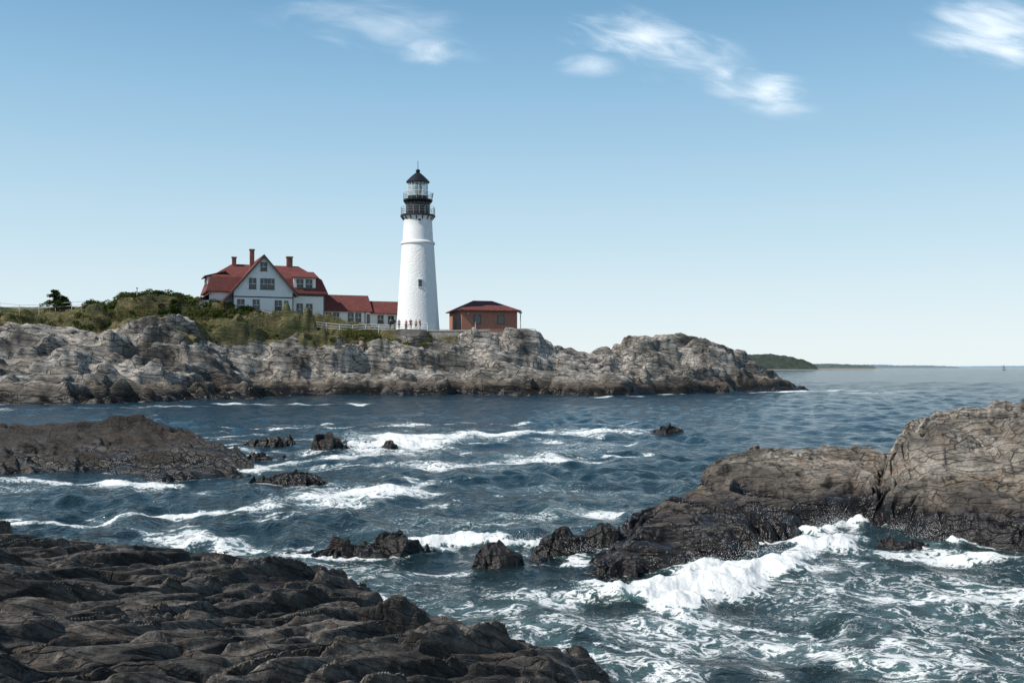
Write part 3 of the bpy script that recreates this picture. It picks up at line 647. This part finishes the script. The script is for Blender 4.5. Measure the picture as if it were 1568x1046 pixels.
fence('rail_fence',[q(-60,174),q(0,174.5),q(60,175),q(110,175.5),q(140,176)],1.3,2.6,M_fw,(.5,.97),.05,.04)
fence('guard_rail',[q(655,174.9),q(700,175.1),q(750,175.6)],1.15,1.6,M_metal,(.5,1.),.04,.03)
fence('guard_rail',[q(792,179),q(806,178.6),q(820,179.2),q(820,184)],1.5,1.2,M_metal,(.35,.65,1.),.05,.04)
pl=empty('utility_post',(bx(797,181),181,gz(bx(797,181),181)))
rod(pl,'post',(0,0,-.5),(0,0,4.3),.09,M_wood); box(pl,'lamp_head',-.3,.3,-.15,.15,4.3,4.6,M_metal)
for (b,Yv,h) in [(210,171,2.6),(728,176,2.4)]:
    pl=empty('utility_post',(bx(b,Yv),Yv,gz(bx(b,Yv),Yv))); rod(pl,'post',(0,0,-.5),(0,0,h),.07,M_wood); box(pl,'cap',-.12,.12,-.12,.12,h,h+.2,M_metal)
vw=empty('viewing_binoculars',(bx(604,173.6),173.6,gz(bx(604,173.6),173.6)))
rod(vw,'pedestal',(0,0,-.3),(0,0,1.25),.08,M_metal); box(vw,'viewer_head',-.28,.28,-.2,.35,1.25,1.65,M_black); rod(vw,'eyepiece',(-.12,-.2,1.48),(-.12,-.34,1.48),.06,M_black); rod(vw,'eyepiece_b',(.12,-.2,1.48),(.12,-.34,1.48),.06,M_black)
# ------------------------------------------------------------ foliage
def folmat(name,stops):
    t=NT(name); a=t.attr('tint'); cr=t.n('ShaderNodeValToRGB',None,Fac=a); el=cr.color_ramp.elements
    el[0].position=0; el[0].color=(*stops[0],1); el[1].position=1; el[1].color=(*stops[-1],1)
    for i,c in enumerate(stops[1:-1]): e=el.new((i+1)/(len(stops)-1)); e.color=(*c,1)
    df=t.n('ShaderNodeBsdfDiffuse',None,Color=cr.outputs[0]); tl=t.n('ShaderNodeBsdfTranslucent',None,Color=cr.outputs[0])
    return t.fin(t.n('ShaderNodeMixShader',None,i0=.3,i1=df.outputs[0],i2=tl.outputs[0]))
M_shrub=folmat('shrub_leaves',[(.022,.04,.014),(.06,.09,.028),(.11,.14,.04),(.17,.145,.06)])
M_grass=folmat('dry_grass',[(.07,.085,.028),(.13,.135,.045),(.22,.19,.085),(.27,.20,.10)])
def leaves(C,Rd,n,size,tint,rs):
    k=len(C); idx=np.repeat(np.arange(k),n); u=rs.normal(size=(k*n,3)); u/=np.linalg.norm(u,axis=1)[:,None]
    rad=rs.uniform(.35,1.08,(k*n,1))**.6; p=C[idx]+u*rad*Rd[idx]
    a=rs.normal(size=(k*n,3)); a/=np.linalg.norm(a,axis=1)[:,None]; b=np.cross(a,rs.normal(size=(k*n,3))); b/=np.linalg.norm(b,axis=1)[:,None]
    s_=size*rs.uniform(.5,1.3,(k*n,1)); V=np.stack([p-a*s_,p+b*s_*.6,p+a*s_,p-b*s_*.6],1).reshape(-1,3)
    tt=np.repeat(np.clip(tint[idx]+rs.normal(0,.1,k*n)+u[:,2]*.08,0,1),4); return V,tt
def leafobj(name,V,tt,mat,parent=None): return mesh_np(name,V,np.arange(len(V)).reshape(-1,4),mat,{'tint':tt},False,parent)
rs=np.random.RandomState(11)
def shrubs(name,n,bf,yf,rf,tf,nl,ls,mat=M_shrub):
    C=[];R_=[];T_=[]
    for _ in range(n):
        b=bf(); Yv=yf(b); x=bx(b,Yv); r_=rf(b,Yv); z=gz(x,Yv)
        if z<8 or (583<b<655 and Yv>171.3): continue
        C.append((x,Yv,z+r_*.45)); R_.append((r_*1.25,r_*1.1,r_*.85)); T_.append(tf(b,Yv))
    V,tt=leaves(np.array(C),np.array(R_),nl,ls,np.array(T_),rs); leafobj(name,V,tt,mat)
shrubs('shrub_thicket',250,lambda:rs.uniform(125,400),lambda b:rs.uniform(np.interp(b,[125,300,400],[170.5,169,170.5]),176 if b<310 else 173.5),lambda b,Y:rs.uniform(.4,.85)*(1.1 if b<340 else .75),lambda b,Y:np.clip(.35+.3*math.sin(b/23.)+rs.normal(0,.15)+(.2 if b>250 else -.1),0,1),260,.15)
shrubs('hillside_shrubs',300,lambda:rs.uniform(-120,660),lambda b:np.interp(b,[-120,0,150,300,400,500,600,660],[166,166,165,166,168.5,169.5,170.5,172.5])+rs.normal(0,2.8),lambda b,Y:rs.uniform(.2,.5),lambda b,Y:rs.uniform(.1,.95),130,.13)
shrubs('bright_shrub',18,lambda:rs.normal(628,14),lambda b:rs.uniform(169.3,171.2),lambda b,Y:rs.uniform(.4,.75),lambda b,Y:rs.uniform(.6,.9),240,.15)
shrubs('golden_shrub',12,lambda:rs.normal(552,8),lambda b:rs.uniform(168.9,170.2),lambda b,Y:rs.uniform(.3,.6),lambda b,Y:rs.uniform(.75,1),200,.13,M_grass)
n=60000; b=rs.uniform(-120,700,n); yv=np.interp(b,[-120,0,150,300,400,500,600,650,700],[168,168,167,168.5,170,170.8,171,171.5,174])+rs.normal(0,2.4,n); x=bx(b,yv); z=ground(x,yv,0)
ok=(fbm(x/5,yv/5,44,3)+rs.normal(0,.1,n)>-.02)&~((b>583)&(b<655)&(yv>172))&(z>8.5); x=x[ok];yv=yv[ok]; z=z[ok]; n=len(x)
hgt=rs.uniform(.2,.6,n); th=rs.uniform(0,6.28,n); w=.05; lean=rs.normal(0,.18,(n,2))
p0=np.stack([x-np.cos(th)*w,yv-np.sin(th)*w,z-.1],1);p1=np.stack([x+np.cos(th)*w,yv+np.sin(th)*w,z-.1],1)
p2=np.stack([x+lean[:,0]+np.cos(th)*.015,yv+lean[:,1],z+hgt],1);p3=np.stack([x+lean[:,0]-np.cos(th)*.015,yv+lean[:,1],z+hgt],1)
V=np.stack([p0,p1,p2,p3],1).reshape(-1,3); tn=np.clip(.6+fbm(x/8,yv/8,46,3)*1.3+rs.normal(0,.12,n),0,1)
leafobj('grass',V,np.repeat(tn,4),M_grass)
M_bark=pbr('bark',(.09,.065,.045),.9,.3,4,.02,10)
def pine(b,Yv,h,wd):
    x=bx(b,Yv); e=empty('pine_tree',(x,Yv,gz(x,Yv))); rod(e,'trunk',(0,0,-.3),(0.1,0,h*.9),.16,M_bark,8,.04)
    C=[];R_=[];T_=[]; it=[]
    for i in range(34):
        f_=rs.uniform(.15,1); a=rs.uniform(0,6.28); L_=wd*(1.15-f_)*rs.uniform(.5,1.1)
        tip=(math.cos(a)*L_,math.sin(a)*L_,h*f_+rs.uniform(-.1,.3)); it.append(((.05,0,h*f_-.2),tip,.035))
        C.append(tip); R_.append((.45,.45,.3)); T_.append(rs.uniform(0,.4)); C.append(tuple(np.array(tip)*[.55,.55,1])); R_.append((.4,.4,.28)); T_.append(rs.uniform(0,.3))
    joined(e,'limbs',it,M_bark); V,tt=leaves(np.array(C),np.array(R_),80,.12,np.array(T_),rs); leafobj('crown',V,tt,M_shrub,e)
pine(84,176,2.8,2.2); pine(266,170,3.0,1.0); pine(98,177,1.6,1.6)
# ------------------------------------------------------------ people
def person(b,Yv,face,top,leg,hair,arms=0,stride=.0,h=1.75):
    x=bx(b,Yv); s=h/1.75
    J={'pel':(0,0,.95,.15),'sp':(0,0,1.12,.135),'ch':(0,.0,1.34,.155),'nk':(0,0,1.5,.06),'hd0':(0,-.01,1.58,.075),'hd':(0,-.01,1.66,.098),'hd2':(0,0,1.72,.07)}
    for sgn,k in ((1,'r'),(-1,'l')):
        st_=stride*sgn
        J['hip'+k]=(.1*sgn,0,.9,.11); J['kn'+k]=(.11*sgn,-.05+st_*.5,.5,.065); J['an'+k]=(.11*sgn,.02+st_,.09,.045); J['toe'+k]=(.12*sgn,-.15+st_,.04,.04)
        J['sh'+k]=(.19*sgn,0,1.43,.065)
        if arms==1: J['el'+k]=(.25*sgn,-.12,1.2,.045); J['wr'+k]=(.13*sgn,-.32,1.38,.03); J['ha'+k]=(.08*sgn,-.38,1.46,.035)
        else: J['el'+k]=(.26*sgn,.02,1.15,.045); J['wr'+k]=(.27*sgn,-.06,.92,.03); J['ha'+k]=(.27*sgn,-.09,.80,.035)
    E=[('pel','sp'),('sp','ch'),('ch','nk'),('nk','hd0'),('hd0','hd'),('hd','hd2')]
    for k in 'rl': E+=[('pel','hip'+k),('hip'+k,'kn'+k),('kn'+k,'an'+k),('an'+k,'toe'+k),('ch','sh'+k),('sh'+k,'el'+k),('el'+k,'wr'+k),('wr'+k,'ha'+k)]
    me=bpy.data.meshes.new('sk'); bm=bmesh.new(); ly=bm.verts.layers.skin.verify(); vd={}
    for k,(a,b_,c,r_) in J.items():
        v=bm.verts.new((a,b_,c)); v[ly].radius=(r_,r_*(.75 if k in('ch','sp','pel') else 1)); v[ly].use_root=(k=='pel'); vd[k]=v
    for a,b_ in E: bm.edges.new((vd[a],vd[b_]))
    bm.to_mesh(me); bm.free()
    o=bpy.data.objects.new('sk',me); sc.collection.objects.link(o); o.modifiers.new('s','SKIN'); m_=o.modifiers.new('ss','SUBSURF'); m_.levels=1; m_.render_levels=1
    bpy.context.view_layer.update(); dg=bpy.context.evaluated_depsgraph_get(); nm=bpy.data.meshes.new_from_object(o.evaluated_get(dg)); bpy.data.objects.remove(o)
    skin=pbr('skin',(.5,.3,.22),.6,.05); mt=[pbr('shirt',top,.8,.08),pbr('trousers',leg,.8,.08),skin,pbr('hair',hair,.7,.1),pbr('shoes',(.05,.045,.04),.6,.1)]
    nm.materials.clear()
    for m in mt: nm.materials.append(m)
    for p_ in nm.polygons:
        c=p_.center; p_.use_smooth=True
        if c.z>1.5: i=3 if (c.z>1.7 or (c.y>.0 and c.z>1.56)) else 2
        elif abs(c.x)>.2 and c.z<1.1 and arms==0: i=2
        elif arms==1 and c.y<-.16 and c.z>1.1: i=2
        elif c.z>.95: i=0
        elif c.z>.12: i=1
        else: i=4
        p_.material_index=i
    ob=bpy.data.objects.new('person',nm); sc.collection.objects.link(ob); ob.location=(x,Yv,gz(x,Yv)-.0); ob.rotation_euler=(0,0,face); ob.scale=(s,s,s)
for a in [(598,173.2,.4,(.02,.02,.03),(.02,.02,.03),(.03,.02,.015),1,.05,1.78),(611,173.3,3.3,(.10,.12,.2),(.03,.035,.06),(.05,.03,.02),0,.12,1.8),(622,173.3,-.6,(.5,.06,.05),(.03,.03,.05),(.1,.06,.03),0,.0,1.72),
   (629,173.1,.2,(.03,.04,.07),(.08,.07,.05),(.02,.015,.01),0,.08,1.84),(637,173.3,2.6,(.5,.25,.06),(.03,.04,.08),(.15,.1,.05),0,.15,1.75),(643,173.0,1.2,(.05,.1,.28),(.02,.02,.03),(.03,.02,.02),0,.1,1.78)]: person(*a)
# ------------------------------------------------------------ distant land
def farland(name,b0,b1,Yv,dep,tops,seed,mat,dx,crown=6.):
    x0,x1=bx(b0,Yv),bx(b1,Yv); xs=np.arange(x0,x1,dx); ys=np.arange(Yv,Yv+dep,dx*1.2); X,Y=np.meshgrid(xs,ys)
    top=np.interp(X/Yv*F+CX,[q_[0] for q_ in tops],[bz(q_[1],Yv+dep*.3) for q_ in tops])
    pr=ss(0,.22,(Y-Yv)/dep)*ss(1,.7,(Y-Yv)/dep)*ss(0,.03,(X-x0)/(x1-x0))*ss(1,.97,(X-x0)/(x1-x0))
    F1=vor(X/crown,Y/crown,seed)[0]; Z=-1+(top+1)*pr*(1+.12*fbm(X/crown/3,Y/crown/3,seed,3))-F1*crown*.35*pr*ss(0,5,top)
    mesh_np(name,np.stack([X.ravel(),Y.ravel(),Z.ravel()],1),grid_quads(*X.shape),mat,None,False)
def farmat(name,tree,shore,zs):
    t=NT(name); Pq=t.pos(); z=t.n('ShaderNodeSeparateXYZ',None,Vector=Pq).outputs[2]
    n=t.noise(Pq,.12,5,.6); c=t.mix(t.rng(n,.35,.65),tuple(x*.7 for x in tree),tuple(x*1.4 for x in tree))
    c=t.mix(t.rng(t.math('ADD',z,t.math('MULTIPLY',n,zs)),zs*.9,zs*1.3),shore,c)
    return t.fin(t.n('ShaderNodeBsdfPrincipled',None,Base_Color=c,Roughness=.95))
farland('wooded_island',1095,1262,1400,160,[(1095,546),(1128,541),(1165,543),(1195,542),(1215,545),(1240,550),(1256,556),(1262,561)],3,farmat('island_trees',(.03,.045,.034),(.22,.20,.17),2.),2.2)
farland('distant_island',1225,1350,2100,220,[(1225,560),(1245,557),(1290,556.5),(1310,557.5),(1345,558.5),(1350,560)],5,farmat('far_trees_haze_tint',(.07,.10,.10),(.28,.25,.2),3.),4.,9.)  # distant islands: aerial haze painted into the base colour, bluer and paler with range
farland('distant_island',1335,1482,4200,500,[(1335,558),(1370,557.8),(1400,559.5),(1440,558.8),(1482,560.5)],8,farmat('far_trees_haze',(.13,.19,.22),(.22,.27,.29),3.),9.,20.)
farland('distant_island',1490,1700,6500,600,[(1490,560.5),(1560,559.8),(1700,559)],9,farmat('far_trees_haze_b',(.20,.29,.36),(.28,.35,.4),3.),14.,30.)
sb=empty('sailboat',(bx(1537,1500),1500,0),.5)
poly(sb,'hull',[(-5,0,1.2),(-4,-1.4,1.2),(3,-1.5,1.2),(5.5,0,1.5),(3,1.5,1.2),(-4,1.4,1.2),(-4,0,-.5),(4,0,-.5)],[(0,1,6),(1,2,7,6),(2,3,7),(3,4,7),(4,5,6,7),(5,0,6),(0,5,4,3,2,1)],M_wt)
rod(sb,'mast',(0,0,1),(0,0,9),.12,M_metal); poly(sb,'sail',[(-.3,0,1.8),(-4,.3,1.9),(-.3,0,8.5)],[(0,1,2)],M_wt); poly(sb,'jib',[(.3,0,7),(5,0,1.7),(.5,.3,1.8)],[(0,1,2)],M_wt)
# ------------------------------------------------------------ clouds
def cloud(b,e,w,h,rot,seed,dens):
    Yv=9000.; k=Yv/F; x=bx(b,Yv); z=bz(e,Yv)
    t=NT('cloud_vapour'); tc=t.n('ShaderNodeTexCoord').outputs['Object']
    sx=t.n('ShaderNodeSeparateXYZ',None,Vector=tc); u=t.math('DIVIDE',sx.outputs[0],w*k/2); v=t.math('DIVIDE',sx.outputs[1],h*k/2*1.41)
    nv=t.n('ShaderNodeCombineXYZ',None,X=t.math('MULTIPLY',sx.outputs[0],.6),Y=sx.outputs[1],Z=float(seed)*777.).outputs[0]
    n1=t.noise(nv,.003,8,.55,.9); n2=t.noise(nv,.0012,3,.5,.5)
    rr=t.math('SQRT',t.math('ADD',t.math('MULTIPLY',u,u),t.math('MULTIPLY',v,v)))
    fall=t.math('SUBTRACT',1.,rr,clamp=True)
    val=t.math('ADD',t.math('MULTIPLY',fall,.8),t.math('ADD',t.math('MULTIPLY',t.math('SUBTRACT',n1,.5),1.0),t.math('MULTIPLY',t.math('SUBTRACT',n2,.5),2.0)))
    a=t.math('MULTIPLY',t.math('MULTIPLY',t.rng(val,.1,1.35,smooth=True),t.rng(fall,0,.5,smooth=True)),dens)
    df=t.n('ShaderNodeBsdfDiffuse',None,Color=(.95,.95,.95,1)); tr=t.n('ShaderNodeBsdfTransparent')
    m=t.fin(t.n('ShaderNodeMixShader',None,i0=a,i1=tr.outputs[0],i2=df.outputs[0]))
    W_,H_=w*k/2,h*k/2*1.41
    me=bpy.data.meshes.new('cloud'); me.from_pydata([(-W_,-H_,0),(W_,-H_,0),(W_,H_,0),(-W_,H_,0)],[],[(0,1,2,3)]); me.materials.append(m)
    o=bpy.data.objects.new('cloud',me); sc.collection.objects.link(o); o.location=(x,Yv+seed*60,z)
    o.rotation_euler=(Matrix.Rotation(math.radians(45),3,'X')@Matrix.Rotation(rot,3,'Z')).to_euler()
cloud(570,35,520,190,math.radians(-20),1,.35); cloud(660,70,130,110,math.radians(-10),2,.6)
cloud(985,50,420,190,math.radians(-36),3,.85); cloud(905,88,150,80,math.radians(-8),4,.4)
cloud(1185,122,270,140,math.radians(-26),5,.85); cloud(1560,30,300,240,math.radians(-35),6,.8); cloud(1250,152,230,70,math.radians(-8),7,.4)
# ------------------------------------------------------------ light
el=math.radians(46); sx,sy=-.88,-.47
sd=Vector((sx*math.cos(el),sy*math.cos(el),math.sin(el)))
li=bpy.data.lights.new('sun','SUN'); li.energy=5.0; li.angle=math.radians(.5); li.color=(1,.95,.87)
so=bpy.data.objects.new('sun',li); sc.collection.objects.link(so); so.rotation_euler=sd.to_track_quat('Z','Y').to_euler()
w=bpy.data.worlds.new('World'); sc.world=w; w.use_nodes=True; nt=w.node_tree; nt.nodes.clear()
S=.10
sk=nt.nodes.new('ShaderNodeTexSky'); sk.sky_type='NISHITA'; sk.sun_disc=False; sk.sun_elevation=el; sk.sun_rotation=math.atan2(sx,sy); sk.air_density=1.; sk.dust_density=.3; sk.ozone_density=2.0
tc=nt.nodes.new('ShaderNodeTexCoord'); sp=nt.nodes.new('ShaderNodeSeparateXYZ'); nt.links.new(tc.outputs['Generated'],sp.inputs[0])
cr=nt.nodes.new('ShaderNodeValToRGB'); nt.links.new(sp.outputs[2],cr.inputs[0]); cr.color_ramp.interpolation='B_SPLINE'
E=cr.color_ramp.elements
stops=[(0.,(.86,.95,.975)),(.05,(.78,.90,.96)),(.12,(.61,.81,.91)),(.22,(.39,.64,.84)),(.34,(.19,.43,.69)),(.55,(.07,.17,.32)),(1.,(.04,.09,.18))]
E[0].position=0; E[0].color=(*stops[0][1],1); E[1].position=1; E[1].color=(*stops[-1][1],1)
for p_,c_ in stops[1:-1]: e=E.new(p_); e.color=(*c_,1)
vm=nt.nodes.new('ShaderNodeVectorMath'); vm.operation='SCALE'; vm.inputs['Scale'].default_value=1/S; nt.links.new(cr.outputs[0],vm.inputs[0])
mxx=nt.nodes.new('ShaderNodeMix'); mxx.data_type='RGBA'; mxx.inputs[0].default_value=.88; nt.links.new(sk.outputs[0],mxx.inputs[6]); nt.links.new(vm.outputs[0],mxx.inputs[7])
bg=nt.nodes.new('ShaderNodeBackground'); bg.inputs[1].default_value=S; wo=nt.nodes.new('ShaderNodeOutputWorld')
nt.links.new(mxx.outputs[2],bg.inputs[0]); nt.links.new(bg.outputs[0],wo.inputs[0])
cd=bpy.data.cameras.new('camera'); cd.lens=35; cd.sensor_width=36; cd.shift_y=.025; cd.clip_end=100000; cd.clip_start=.1
co=bpy.data.objects.new('camera',cd); sc.collection.objects.link(co); co.location=(0,0,EYE); co.rotation_euler=(math.radians(90),0,0); sc.camera=co
sc.view_settings.view_transform='Standard'; sc.view_settings.look='None'; sc.view_settings.exposure=0
